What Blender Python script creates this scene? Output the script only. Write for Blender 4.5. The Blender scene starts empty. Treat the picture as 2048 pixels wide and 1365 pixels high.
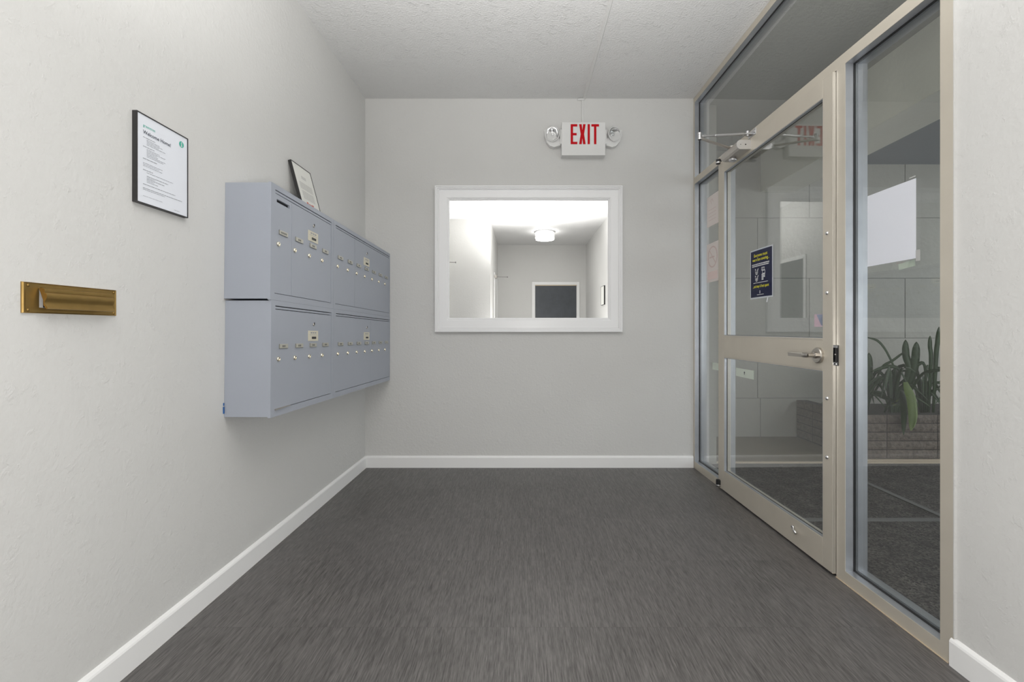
import bpy, bmesh, math, random
from mathutils import Vector, Matrix, noise
random.seed(7)
PI = math.pi
S = bpy.context.scene
C = S.collection

# ------------------------------------------------------------ camera
FPX = 920.0                       # focal length in pixels of the 2048 px frame
CZ = 1.029
cd = bpy.data.cameras.new('camera'); cam = bpy.data.objects.new('camera', cd); C.objects.link(cam)
cam.location = (0, 0, CZ); cam.rotation_euler = (PI/2, 0, 0)
cd.sensor_width = 36; cd.sensor_fit = 'HORIZONTAL'; cd.lens = FPX/2048*36
cd.shift_x = -18/2048; cd.shift_y = -23.5/2048; cd.clip_start = 0.02
S.camera = cam
# ------------------------------------------------------------ world, exposure
w = bpy.data.worlds.new('world'); S.world = w; w.use_nodes = True
bg = w.node_tree.nodes['Background']; bg.inputs['Color'].default_value = (0.90, 0.95, 1.0, 1); bg.inputs['Strength'].default_value = 0.5
S.view_settings.view_transform = 'Standard'; S.view_settings.look = 'None'
S.view_settings.gamma = 1; S.view_settings.use_curve_mapping = False
S.view_settings.exposure = 2.12
HALL_LAMP = 2.0
# the photographer's flash beside the camera, bounced off the ceiling (its bright patch shows in the mirror)
ld = bpy.data.lights.new('bounce_flash', 'SPOT'); ld.energy = 108; ld.shadow_soft_size = 0.12
ld.spot_size = math.radians(130); ld.spot_blend = 1.0; ld.color = (1.0, 0.985, 0.965)
lo = bpy.data.objects.new('bounce_flash', ld); C.objects.link(lo); lo.location = (0.05, 0.28, 1.34); lo.rotation_euler = (math.radians(166), 0, 0)
# added point light behind the camera, a fill that evens out the room
l2 = bpy.data.lights.new('fill_light', 'POINT'); l2.energy = 13; l2.shadow_soft_size = 0.08; l2.color = (1.0, 0.985, 0.965)
l2o = bpy.data.objects.new('fill_light', l2); C.objects.link(l2o); l2o.location = (0.15, -0.12, 0.86)

# ------------------------------------------------------------ materials
def new_mat(name):
    m = bpy.data.materials.new(name); m.use_nodes = True
    return m, m.node_tree, m.node_tree.nodes['Principled BSDF']
def mat(name, col, rough=0.5, metal=0.0, bump=None, var=None, spec=0.5, emis=None):
    """bump = (scale, distance, detail); var = (scale, amount)"""
    m, nt, p = new_mat(name)
    p.inputs['Base Color'].default_value = (*col, 1)
    p.inputs['Roughness'].default_value = rough; p.inputs['Metallic'].default_value = metal
    p.inputs['Specular IOR Level'].default_value = spec
    if bump or var:
        tc = nt.nodes.new('ShaderNodeTexCoord')
    if bump:
        n = nt.nodes.new('ShaderNodeTexNoise'); n.inputs['Scale'].default_value = bump[0]; n.inputs['Detail'].default_value = bump[2]
        b = nt.nodes.new('ShaderNodeBump'); b.inputs['Distance'].default_value = bump[1]
        nt.links.new(tc.outputs['Object'], n.inputs['Vector'])
        nt.links.new(n.outputs['Fac'], b.inputs['Height']); nt.links.new(b.outputs['Normal'], p.inputs['Normal'])
    if var:
        n2 = nt.nodes.new('ShaderNodeTexNoise'); n2.inputs['Scale'].default_value = var[0]; n2.inputs['Detail'].default_value = 4
        mx = nt.nodes.new('ShaderNodeMix'); mx.data_type = 'RGBA'
        mx.inputs[6].default_value = (*[c*(1-var[1]) for c in col], 1); mx.inputs[7].default_value = (*[min(1, c*(1+var[1])) for c in col], 1)
        nt.links.new(tc.outputs['Object'], n2.inputs['Vector'])
        nt.links.new(n2.outputs['Fac'], mx.inputs[0]); nt.links.new(mx.outputs[2], p.inputs['Base Color'])
    if emis:
        p.inputs['Emission Color'].default_value = (*emis[0], 1); p.inputs['Emission Strength'].default_value = emis[1]
    return m

def wall_mat(name, col, sc=70, dist=0.0013, blob=0.0009):
    m, nt, p = new_mat(name); N = nt.nodes; L = nt.links
    p.inputs['Roughness'].default_value = 0.62
    tc = N.new('ShaderNodeNewGeometry')
    n1 = N.new('ShaderNodeTexNoise'); n1.inputs['Scale'].default_value = sc; n1.inputs['Detail'].default_value = 5
    n2 = N.new('ShaderNodeTexNoise'); n2.inputs['Scale'].default_value = 22; n2.inputs['Detail'].default_value = 6; n2.inputs['Roughness'].default_value = 0.65
    r = N.new('ShaderNodeMapRange'); r.inputs[1].default_value = 0.56; r.inputs[2].default_value = 0.72
    n3 = N.new('ShaderNodeTexNoise'); n3.inputs['Scale'].default_value = 3; n3.inputs['Detail'].default_value = 3
    for n in (n1, n2, n3): L.new(tc.outputs['Position'], n.inputs['Vector'])
    L.new(n2.outputs['Fac'], r.inputs[0])
    b1 = N.new('ShaderNodeBump'); b1.inputs['Distance'].default_value = dist
    b2 = N.new('ShaderNodeBump'); b2.inputs['Distance'].default_value = blob
    L.new(n1.outputs['Fac'], b1.inputs['Height']); L.new(r.outputs[0], b2.inputs['Height'])
    L.new(b1.outputs['Normal'], b2.inputs['Normal']); L.new(b2.outputs['Normal'], p.inputs['Normal'])
    mx = N.new('ShaderNodeMix'); mx.data_type = 'RGBA'
    mx.inputs[6].default_value = (*[c*0.97 for c in col], 1); mx.inputs[7].default_value = (*[c*1.03 for c in col], 1)
    L.new(n3.outputs['Fac'], mx.inputs[0]); L.new(mx.outputs[2], p.inputs['Base Color'])
    return m

M_WALL = wall_mat('painted wall', (0.62, 0.617, 0.603))
M_CEIL = wall_mat('stippled ceiling', (0.67, 0.67, 0.665), 95, 0.004, 0.002)
M_BASE = mat('white baseboard paint', (0.84, 0.84, 0.835), 0.35)
M_MFRAME = mat('white frame paint', (0.90, 0.90, 0.905), 0.3)
M_GREY = mat('blue grey enamel', (0.355, 0.38, 0.435), 0.42, 0.0, (400, 0.00015, 2), (5, 0.04))
M_GREYIN = mat('dark gap', (0.01, 0.01, 0.013), 0.8)
M_BRASS = mat('aged brass', (0.30, 0.195, 0.062), 0.42, 0.8, (60, 0.0004, 4), (25, 0.22))
M_LOCK = mat('polished lock', (0.80, 0.75, 0.62), 0.25, 1.0)
M_PLATE = mat('name plate', (0.50, 0.49, 0.43), 0.35, 0.4)
M_LABEL = mat('cream label plate', (0.66, 0.62, 0.50), 0.5)
M_CHROME = mat('chrome', (0.75, 0.75, 0.75), 0.18, 1.0)
M_SATIN = mat('satin steel', (0.52, 0.49, 0.45), 0.3, 1.0)
M_ALUF = mat('champagne anodised face', (0.60, 0.555, 0.475), 0.48, 0.35, (300, 0.0001, 2), (7, 0.07))
M_ALUI = mat('mill aluminium', (0.44, 0.455, 0.48), 0.40, 0.75, (300, 0.0001, 2), (14, 0.16))
M_CLOSER = mat('closer aluminium paint', (0.55, 0.52, 0.48), 0.4, 0.6)
M_CLSIL = mat('silver arm', (0.62, 0.62, 0.63), 0.3, 0.8)
M_BLACK = mat('black metal', (0.012, 0.012, 0.013), 0.4)
M_FRBLK = mat('black picture frame', (0.025, 0.024, 0.024), 0.4)
M_PAPER = mat('white paper', (0.74, 0.765, 0.82), 0.6)
M_PAPER2 = mat('white paper outside', (0.90, 0.90, 0.94), 0.6)
M_PAPERP = mat('pink tinted paper', (0.86, 0.79, 0.755), 0.7)
M_PINKINK = mat('pale red ink', (0.74, 0.60, 0.57), 0.7)
M_INK = mat('dark ink', (0.03, 0.035, 0.06), 0.6)
M_INKG = mat('grey ink', (0.30, 0.31, 0.34), 0.6)
M_INKL = mat('light grey ink', (0.42, 0.42, 0.41), 0.6)
M_TEAL = mat('teal ink', (0.06, 0.42, 0.32), 0.6)
M_RED = mat('exit red', (0.52, 0.0, 0.006), 0.55, 0, spec=0.2)
M_REDINK = mat('red ink', (0.60, 0.12, 0.09), 0.6)
M_NAVY = mat('navy print', (0.022, 0.028, 0.095), 0.35)
M_YEL = mat('yellow print', (0.80, 0.75, 0.02), 0.5)
M_WHT = mat('white print', (0.72, 0.73, 0.76), 0.5)
M_EXITB = mat('white sign housing', (0.72, 0.72, 0.71), 0.4)
M_GLUE = mat('blue paint smear', (0.02, 0.10, 0.30), 0.5)
M_DOORW = mat('white door paint', (0.74, 0.74, 0.73), 0.4)
M_DOORD = mat('charcoal door paint', (0.055, 0.062, 0.072), 0.45, 0, (12, 0.004, 3), (6, 0.3))
M_LEAF = mat('strap leaf green', (0.032, 0.078, 0.016), 0.42, 0, (40, 0.002, 3), (9, 0.5))
M_LEAFY = mat('yellow green leaf', (0.17, 0.26, 0.035), 0.42, 0, (40, 0.002, 3), (7, 0.5))
M_SOIL = mat('dark soil', (0.022, 0.018, 0.014), 0.9, 0, (40, 0.02, 5))
M_CABLE = mat('painted raceway', (0.64, 0.64, 0.63), 0.5)
M_STRIP = mat('threshold line', (0.55, 0.45, 0.33), 0.6)
M_STICKG = mat('pale green sticker', (0.62, 0.68, 0.60), 0.6)
M_PINK = mat('pink sticker', (0.75, 0.50, 0.62), 0.6)
M_LAV = mat('lavender sticker print', (0.33, 0.38, 0.55), 0.6)

def glass_mat(name, tint, clean=0.0):
    m = bpy.data.materials.new(name); m.use_nodes = True; nt = m.node_tree; N = nt.nodes; L = nt.links
    N.remove(N['Principled BSDF']); out = N['Material Output']
    tr = N.new('ShaderNodeBsdfTransparent'); tr.inputs[0].default_value = (*tint, 1)
    gl = N.new('ShaderNodeBsdfGlossy'); gl.inputs['Roughness'].default_value = 0.0; gl.inputs[0].default_value = (0.95, 0.95, 0.95, 1)
    g = N.new('ShaderNodeNewGeometry')
    d = N.new('ShaderNodeVectorMath'); d.operation = 'DOT_PRODUCT'
    L.new(g.outputs['Normal'], d.inputs[0]); L.new(g.outputs['Incoming'], d.inputs[1])
    a = N.new('ShaderNodeMath'); a.operation = 'ABSOLUTE'; L.new(d.outputs['Value'], a.inputs[0])
    s = N.new('ShaderNodeMath'); s.operation = 'SUBTRACT'; s.inputs[0].default_value = 1; L.new(a.outputs[0], s.inputs[1])
    p = N.new('ShaderNodeMath'); p.operation = 'POWER'; p.inputs[1].default_value = 3.5; L.new(s.outputs[0], p.inputs[0])
    k = N.new('ShaderNodeMath'); k.operation = 'MULTIPLY_ADD'; k.inputs[1].default_value = 0.95; k.inputs[2].default_value = 0.042; L.new(p.outputs[0], k.inputs[0])
    mx = N.new('ShaderNodeMixShader'); L.new(k.outputs[0], mx.inputs[0]); L.new(tr.outputs[0], mx.inputs[1]); L.new(gl.outputs[0], mx.inputs[2])
    L.new(mx.outputs[0], out.inputs['Surface'])
    return m
M_GLASS = glass_mat('window glass', (0.93, 0.94, 0.93))
M_LENS = glass_mat('clear lens', (0.95, 0.95, 0.95))
m, nt, p = new_mat('mirror silver'); M_MIRROR = m
p.inputs['Base Color'].default_value = (0.93, 0.935, 0.93, 1); p.inputs['Metallic'].default_value = 1; p.inputs['Roughness'].default_value = 0.0

def floor_mat():
    m, nt, p = new_mat('streaked vinyl tile'); N = nt.nodes; L = nt.links
    tc = N.new('ShaderNodeNewGeometry'); sp = N.new('ShaderNodeSeparateXYZ'); L.new(tc.outputs['Position'], sp.inputs[0])
    def mth(op, a, b=None, c=None):
        n = N.new('ShaderNodeMath'); n.operation = op
        for i, v in enumerate((a, b, c)):
            if v is None: continue
            if isinstance(v, (int, float)): n.inputs[i].default_value = v
            else: L.new(v, n.inputs[i])
        return n.outputs[0]
    T = 0.4572
    u = mth('DIVIDE', mth('ADD', sp.outputs['X'], 0.05), T); v = mth('DIVIDE', mth('SUBTRACT', sp.outputs['Y'], 1.588), T)
    iu = mth('FLOOR', u); iv = mth('FLOOR', v)
    cb = N.new('ShaderNodeCombineXYZ'); L.new(iu, cb.inputs[0]); L.new(iv, cb.inputs[1])
    wn = N.new('ShaderNodeTexWhiteNoise'); wn.noise_dimensions = '3D'; L.new(cb.outputs[0], wn.inputs['Vector'])
    # streaks
    cc = N.new('ShaderNodeCombineXYZ')
    L.new(mth('MULTIPLY', sp.outputs['X'], 190), cc.inputs[0]); L.new(mth('MULTIPLY', sp.outputs['Y'], 9), cc.inputs[1]); L.new(mth('MULTIPLY', wn.outputs['Value'], 40), cc.inputs[2])
    ns = N.new('ShaderNodeTexNoise'); ns.inputs['Scale'].default_value = 1; ns.inputs['Detail'].default_value = 3; ns.inputs['Roughness'].default_value = 0.6
    L.new(cc.outputs[0], ns.inputs['Vector'])
    c2 = N.new('ShaderNodeCombineXYZ')
    L.new(mth('MULTIPLY', sp.outputs['X'], 420), c2.inputs[0]); L.new(mth('MULTIPLY', sp.outputs['Y'], 26), c2.inputs[1]); L.new(mth('MULTIPLY', wn.outputs['Value'], 90), c2.inputs[2])
    n2 = N.new('ShaderNodeTexNoise'); n2.inputs['Scale'].default_value = 1; n2.inputs['Detail'].default_value = 2
    L.new(c2.outputs[0], n2.inputs['Vector'])
    st = mth('ADD', mth('MULTIPLY', ns.outputs['Fac'], 0.55), mth('MULTIPLY', n2.outputs['Fac'], 0.45))
    st = mth('ADD', st, mth('MULTIPLY', mth('SUBTRACT', wn.outputs['Value'], 0.5), 0.035))
    big = N.new('ShaderNodeTexNoise'); big.inputs['Scale'].default_value = 5; big.inputs['Detail'].default_value = 4; L.new(tc.outputs['Position'], big.inputs['Vector'])
    st = mth('ADD', st, mth('MULTIPLY', mth('SUBTRACT', big.outputs['Fac'], 0.5), 0.10))
    cr = N.new('ShaderNodeValToRGB'); cr.color_ramp.elements[0].position = 0.36; cr.color_ramp.elements[1].position = 0.66
    cr.color_ramp.elements[0].color = (0.062, 0.058, 0.056, 1); cr.color_ramp.elements[1].color = (0.170, 0.161, 0.155, 1)
    L.new(st, cr.inputs[0])
    fu = mth('PINGPONG', u, 0.5); fv = mth('PINGPONG', v, 0.5)
    seam = mth('MAXIMUM', mth('LESS_THAN', fu, 0.0016), mth('LESS_THAN', fv, 0.0014))
    mx = N.new('ShaderNodeMix'); mx.data_type = 'RGBA'; L.new(mth('MULTIPLY', seam, 0.35), mx.inputs[0]); L.new(cr.outputs[0], mx.inputs[6]); mx.inputs[7].default_value = (0.03, 0.028, 0.028, 1)
    L.new(mx.outputs[2], p.inputs['Base Color'])
    p.inputs['Roughness'].default_value = 0.40; p.inputs['Specular IOR Level'].default_value = 0.42
    b = N.new('ShaderNodeBump'); b.inputs['Distance'].default_value = 0.0006; L.new(st, b.inputs['Height']); L.new(b.outputs['Normal'], p.inputs['Normal'])
    return m
M_FLOOR = floor_mat()

def paving_mat():
    m, nt, p = new_mat('dark pebble paving'); N = nt.nodes; L = nt.links
    tc = N.new('ShaderNodeNewGeometry')
    vo = N.new('ShaderNodeTexVoronoi'); vo.inputs['Scale'].default_value = 130
    no = N.new('ShaderNodeTexNoise'); no.inputs['Scale'].default_value = 9; no.inputs['Detail'].default_value = 5
    L.new(tc.outputs['Position'], vo.inputs['Vector']); L.new(tc.outputs['Position'], no.inputs['Vector'])
    sp = N.new('ShaderNodeSeparateColor'); L.new(vo.outputs['Color'], sp.inputs[0])
    mu = N.new('ShaderNodeMath'); mu.operation = 'MULTIPLY'; L.new(sp.outputs[0], mu.inputs[0]); L.new(no.outputs['Fac'], mu.inputs[1])
    cr = N.new('ShaderNodeValToRGB'); cr.color_ramp.elements[0].position = 0.05; cr.color_ramp.elements[1].position = 0.62
    cr.color_ramp.elements[0].color = (0.045, 0.040, 0.038, 1); cr.color_ramp.elements[1].color = (0.19, 0.17, 0.155, 1)
    L.new(mu.outputs[0], cr.inputs[0]); L.new(cr.outputs[0], p.inputs['Base Color']); p.inputs['Roughness'].default_value = 0.7
    b = N.new('ShaderNodeBump'); b.inputs['Distance'].default_value = 0.003; L.new(vo.outputs['Distance'], b.inputs['Height']); L.new(b.outputs['Normal'], p.inputs['Normal'])
    return m
M_PAVE = paving_mat()
M_PAVEJ = mat('pale paving joint', (0.20, 0.195, 0.19), 0.8, 0, (60, 0.002, 3))
M_TAN = mat('tan concrete', (0.17, 0.135, 0.095), 0.8, 0, (40, 0.002, 4), (6, 0.15))
M_OUTW = mat('painted panel wall', (0.36, 0.35, 0.31), 0.7, 0, (18, 0.004, 5), (4, 0.10))
M_OUTJ = mat('panel joint', (0.21, 0.205, 0.19), 0.8)
M_OUTC = mat('porch ceiling paint', (0.34, 0.34, 0.31), 0.8, 0, (40, 0.002, 4), (2, 0.06))
M_OUTC2 = mat('blue grey soffit', (0.22, 0.235, 0.26), 0.8, 0, (40, 0.002, 4), (2, 0.06))
M_BEAM = mat('beige beam', (0.80, 0.79, 0.71), 0.75, 0, (30, 0.002, 4), (2, 0.05))
M_STONE = mat('split face stone', (0.125, 0.100, 0.082), 0.85, 0, (70, 0.008, 5), (38, 0.85))
def drum_mat(name, strength):
    m, nt, p = new_mat(name); N = nt.nodes; L = nt.links
    p.inputs['Base Color'].default_value = (0.8, 0.8, 0.8, 1)
    p.inputs['Emission Color'].default_value = (1.0, 0.985, 0.96, 1); p.inputs['Emission Strength'].default_value = strength
    return m
M_LAMP2 = drum_mat('lit hall diffuser', HALL_LAMP)

# ------------------------------------------------------------ geometry helpers
def box(bm, a, b, bev=0.0):
    x0, y0, z0 = [min(p, q) for p, q in zip(a, b)]; x1, y1, z1 = [max(p, q) for p, q in zip(a, b)]
    tb = bmesh.new(); bmesh.ops.create_cube(tb, size=1)
    for v in tb.verts:
        v.co = Vector(((x0+x1)/2+v.co.x*(x1-x0), (y0+y1)/2+v.co.y*(y1-y0), (z0+z1)/2+v.co.z*(z1-z0)))
    if bev: bmesh.ops.bevel(tb, geom=tb.edges[:], offset=bev, segments=2, affect='EDGES', profile=0.5)
    merge(bm, tb)
def merge(bm, tb, mtx=None):
    if mtx: bmesh.ops.transform(tb, matrix=mtx, verts=tb.verts)
    me = bpy.data.meshes.new('t'); tb.to_mesh(me); tb.free(); bm.from_mesh(me); bpy.data.meshes.remove(me)
def axis_m(p, d):
    d = Vector(d).normalized(); return Matrix.Translation(Vector(p)) @ d.to_track_quat('Z', 'Y').to_matrix().to_4x4()
def cyl(bm, p, q, r, r2=None, seg=20, bev=0):
    p = Vector(p); q = Vector(q); L = (q-p).length; tb = bmesh.new()
    bmesh.ops.create_cone(tb, cap_ends=True, segments=seg, radius1=r, radius2=r if r2 is None else r2, depth=L)
    bmesh.ops.translate(tb, vec=(0, 0, L/2), verts=tb.verts)
    if bev: bmesh.ops.bevel(tb, geom=[e for e in tb.edges if len(e.link_faces) == 2 and any(len(f.verts) > 4 for f in e.link_faces)], offset=bev, segments=2, affect='EDGES')
    merge(bm, tb, axis_m(p, q-p))
def lathe(bm, prof, p, d, seg=28):
    """prof = [(r, h)...] about axis d from p"""
    mt = axis_m(p, d); rings = []
    for r, h in prof:
        if r < 1e-6: rings.append([bm.verts.new(mt @ Vector((0, 0, h)))])
        else: rings.append([bm.verts.new(mt @ Vector((r*math.cos(2*PI*k/seg), r*math.sin(2*PI*k/seg), h))) for k in range(seg)])
    for A, B in zip(rings, rings[1:]):
        for k in range(seg):
            k2 = (k+1) % seg
            if len(A) == 1 and len(B) == 1: continue
            if len(A) == 1: bm.faces.new((A[0], B[k], B[k2]))
            elif len(B) == 1: bm.faces.new((A[k], B[0], A[k2]))
            else: bm.faces.new((A[k], B[k], B[k2], A[k2]))
def tube(bm, pts, r, seg=10):
    pts = [Vector(p) for p in pts]; rings = []
    for i, p in enumerate(pts):
        d = (pts[min(i+1, len(pts)-1)]-pts[max(i-1, 0)]).normalized(); q = d.to_track_quat('Z', 'Y')
        rr = r[i] if isinstance(r, (list, tuple)) else r
        rings.append([bm.verts.new(p+q @ Vector((rr*math.cos(2*PI*k/seg), rr*math.sin(2*PI*k/seg), 0))) for k in range(seg)])
    for A, B in zip(rings, rings[1:]):
        for k in range(seg): bm.faces.new((A[k], A[(k+1) % seg], B[(k+1) % seg], B[k]))
    bm.faces.new(rings[0][::-1]); bm.faces.new(rings[-1])
def prism(bm, poly, h, mp):
    """poly in (u,v); extruded by w from 0..h ; mp(u,v,w) -> point"""
    A = [bm.verts.new(mp(u, v, 0)) for u, v in poly]; B = [bm.verts.new(mp(u, v, h)) for u, v in poly]
    n = len(poly); bm.faces.new(A[::-1]); bm.faces.new(B)
    for i in range(n): bm.faces.new((A[i], A[(i+1) % n], B[(i+1) % n], B[i]))
def picture_ring(bm, u0, u1, v0, v1, prof, mp):
    """mitred frame; prof = closed list of (outward offset, height)"""
    n = len(prof); R = []
    for su, sv, uu, vv in ((-1, -1, u0, v0), (1, -1, u1, v0), (1, 1, u1, v1), (-1, 1, u0, v1)):
        R.append([bm.verts.new(mp(uu+su*d, vv+sv*d, h)) for d, h in prof])
    for k in range(4):
        A, B = R[k], R[(k+1) % 4]
        for i in range(n): bm.faces.new((A[i], A[(i+1) % n], B[(i+1) % n], B[i]))
def text_bm(bm, s, size, mp, u, v, align='LEFT', bold=0.0, sx=1.0, h=0.0004):
    cu = bpy.data.curves.new('t', 'FONT'); cu.body = s; cu.size = 1; cu.align_x = align; cu.offset = bold; cu.extrude = 0; cu.resolution_u = 2
    o = bpy.data.objects.new('t', cu); C.objects.link(o); dg = bpy.context.evaluated_depsgraph_get(); dg.update()
    me = bpy.data.meshes.new_from_object(o.evaluated_get(dg)); tb = bmesh.new(); tb.from_mesh(me)
    base = len(bm.verts)
    vs = [bm.verts.new(mp(u+x.co.x*size*sx, v+x.co.y*size, h)) for x in tb.verts]
    tb.verts.index_update()
    for f in tb.faces:
        try: bm.faces.new([vs[x.index] for x in f.verts])
        except ValueError: pass
    tb.free(); bpy.data.objects.remove(o); bpy.data.curves.remove(cu); bpy.data.meshes.remove(me)
def fix(bm): bmesh.ops.recalc_face_normals(bm, faces=bm.faces[:])

class Frame:
    def __init__(s, x, y, ang): s.o = Vector((x, y, 0)); s.a = ang
    def world(s, p):
        p = Vector(p); return s.o+Matrix.Rotation(s.a, 3, 'Z') @ p
W0 = Frame(0, 0, 0)
FL = Frame(-1.1973, 0, -0.0109)      # left wall: x into the room, y going away
FR = Frame(1.3398, 0, 0.0163)        # glazed side: x outward, y going away

def props(o, label=None, cat=None, group=None, kind=None):
    if label: o['label'] = label
    if cat: o['category'] = cat
    if group: o['group'] = group
    if kind: o['kind'] = kind
def thing(name, label, cat, loc, F=W0, group=None, kind=None, tilt=0.0):
    o = bpy.data.objects.new(name, None); C.objects.link(o); o.empty_display_size = 0.1
    o.location = F.world(loc); o.rotation_euler = (tilt, 0, F.a); o['_l'] = list(loc); props(o, label, cat, group, kind)
    return o
def part(name, bm, mt, parent=None, F=W0, label=None, smooth=False, local=None):
    """bm is in frame coordinates; a child's mesh is stored relative to its thing"""
    fix(bm)
    me = bpy.data.meshes.new(name)
    off = Vector(local) if local is not None else Vector((0, 0, 0))
    if off.length: bmesh.ops.translate(bm, vec=-off, verts=bm.verts)
    bm.to_mesh(me); bm.free()
    if smooth:
        for p_ in me.polygons: p_.use_smooth = True
    me.materials.append(mt)
    o = bpy.data.objects.new(name, me); C.objects.link(o)
    if parent: o.parent = parent
    else:
        o.location = F.world(off); o.rotation_euler = (0, 0, F.a)
    if label: o['label'] = label
    return o
def solo(name, bm, mt, label, cat, F=W0, base=(0, 0, 0), group=None, kind=None, smooth=False):
    o = part(name, bm, mt, None, F, local=base, smooth=smooth); props(o, label, cat, group, kind); return o
def P(t, name, bm, mt, parent=None, **k):            # part of thing t (mesh in frame coords)
    return part(name, bm, mt, parent or t, local=t['_l'], **k)
def SUB(t, pr, name, bm, mt, **k): return part(name, bm, mt, pr, local=t['_l'], **k)
def auto(o, deg=35):
    for p_ in o.data.polygons: p_.use_smooth = True
    md = o.modifiers.new('edge', 'EDGE_SPLIT'); md.split_angle = math.radians(deg); return o
def struct(name, a, b, mt, label, cat, F=W0):
    bm = bmesh.new(); box(bm, a, b); return solo(name, bm, mt, label, cat, F, kind='structure')

# ------------------------------------------------------------ room shell
YB, ZC = 3.425, 2.747
struct('floor', (-1.40, -2.7, -0.10), (1.335, 3.53, 0), M_FLOOR, 'dark grey streaked vinyl floor of the entry lobby', 'floor')
struct('ceiling', (-1.40, -2.7, ZC), (1.44, 3.53, ZC+0.10), M_CEIL, 'white stippled ceiling over the lobby', 'ceiling')
struct('wall_back', (-1.30, YB, 0), (1.40, YB+0.10, ZC), M_WALL, 'light grey end wall behind the mirror and exit sign', 'wall')
struct('wall_left', (-0.10, -0.42, 0), (0, YB, ZC), M_WALL, 'light grey left wall carrying the mailboxes', 'wall', FL)
struct('wall_right', (1.323, -2.65, 0), (1.44, 1.400, ZC), M_WALL, 'light grey wall at the right edge, nearest the camera', 'wall')
struct('wall_front', (-0.60, -2.65, 0), (1.323, -2.55, ZC), M_WALL, 'grey hallway end wall seen in the mirror', 'wall')
bm = bmesh.new(); box(bm, (-1.197, -0.42, 0), (-0.475, -0.32, ZC)); box(bm, (-0.575, -2.55, 0), (-0.475, -0.42, ZC))
solo('wall_hallway', bm, M_WALL, 'white projecting wall corner seen at the left of the mirror', 'wall', kind='structure')

def baseboard(name, p, q, nrm, F, label):
    p = Vector((*p, 0)); q = Vector((*q, 0)); n = Vector((*nrm, 0))
    prof = [(0, 0), (0.013, 0), (0.013, 0.074), (0.0105, 0.080), (0.005, 0.086), (0, 0.0875)]
    bm = bmesh.new(); A = [bm.verts.new(p+n*d+Vector((0, 0, z))) for d, z in prof]; B = [bm.verts.new(q+n*d+Vector((0, 0, z))) for d, z in prof]
    for i in range(len(prof)): j = (i+1) % len(prof); bm.faces.new((A[i], A[j], B[j], B[i]))
    bm.faces.new(A); bm.faces.new(B[::-1])
    return solo(name, bm, M_BASE, label, 'baseboard', F, kind='structure')
baseboard('baseboard_left', (0, -0.32), (0, YB), (1, 0), FL, 'white baseboard along the left wall')
baseboard('baseboard_back', (-1.15, YB), (1.281, YB), (0, -1), W0, 'white baseboard under the mirror wall')
baseboard('baseboard_right', (1.323, 1.408), (1.323, -2.55), (-1, 0), W0, 'white baseboard of the nearest right wall')

# ------------------------------------------------------------ glazed front: fixed frame with three panes
D0, D1, DG = 0.0, 0.092, 0.040       # face, outside, glass plane
YJ0, YJ1 = 1.400, 1.445              # near jamb
YM0, YM1 = 1.859, 1.909              # mullion on the latch side
YA0, YA1 = 2.966, 3.008              # mullion on the hinge side
YF0, YF1 = 3.385, YB                 # far jamb
t = thing('window_1', 'aluminium storefront frame with fixed glass beside and above the door', 'window', (0, 1.4, 0), FR, kind='structure')
def member(nm, lo, hi, front=True, inner=True):
    """champagne face skin and mill aluminium body"""
    bm = bmesh.new(); box(bm, (0.0022, lo[0], lo[1]), (D1, hi[0], hi[1])); b = P(t, nm, bm, M_ALUI)
    bm = bmesh.new(); box(bm, (D0, lo[0], lo[1]), (0.0022, hi[0], hi[1])); P(t, nm+'_face', bm, M_ALUF, label='beige anodised face')
member('far_jamb', (YF1-0.018, 0), (YF1-0.001, ZC-0.001))
member('near_jamb', (YJ0, 0), (YJ1, ZC-0.001))
member('latch_mullion', (YM0, 0), (YM1, 2.104))
member('hinge_mullion', (YA0, 0), (YA1, 2.104))
member('transom_bar', (YJ1, 2.104), (YF1-0.018, 2.150))
member('head_rail', (YJ1, 2.708), (YF1-0.018, ZC-0.001))
member('sill', (YJ1, 0), (YM0, 0.050))
member('sill', (YA1, 0), (YF1-0.018, 0.050))
def gasket(y0, y1, z0, z1):
    bm = bmesh.new(); 
    picture_ring(bm, y0+0.003, y1-0.003, z0+0.003, z1-0.003, [(0, 0), (0.0035, 0), (0.0035, 0.009), (0, 0.009)], lambda u, v, h: Vector((DG-0.006+h, u, v)))
    P(t, 'gasket', bm, M_BLACK)
    bm = bmesh.new()
    picture_ring(bm, y0+0.006, y1-0.006, z0+0.006, z1-0.006, [(0, 0), (0.006, 0), (0.006, 0.012), (0, 0.012)], lambda u, v, h: Vector((DG+0.008+h, u, v)))
    P(t, 'glazing_bead', bm, M_ALUI)
def pane(y0, y1, z0, z1):
    bm = bmesh.new(); box(bm, (DG-0.003, y0+0.001, z0+0.001), (DG+0.003, y1-0.001, z1-0.001)); P(t, 'glass_pane', bm, M_GLASS)
    gasket(y0, y1, z0, z1)
pane(YJ1, YM0, 0.050, 2.104)
pane(YA1, YF1-0.018, 0.050, 2.104)
pane(YJ1, YF1-0.018, 2.150, 2.708)
# black latch strike on the mullion
bm = bmesh.new(); box(bm, (-0.003, YM1-0.014, 0.878), (0.003, YM1+0.002, 0.963), 0.001); box(bm, (-0.009, YM1-0.012, 0.892), (-0.002, YM1-0.004, 0.952), 0.001)
st = P(t, 'strike_plate', bm, M_BLACK, label='black strike plate')
bm = bmesh.new(); cyl(bm, (-0.011, YM1-0.008, 0.925), (-0.009, YM1-0.008, 0.925), 0.003); cyl(bm, (-0.006, YM1-0.009, 0.885), (-0.003, YM1-0.009, 0.885), 0.003); SUB(t, st, 'screw', bm, M_CHROME)
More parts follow.
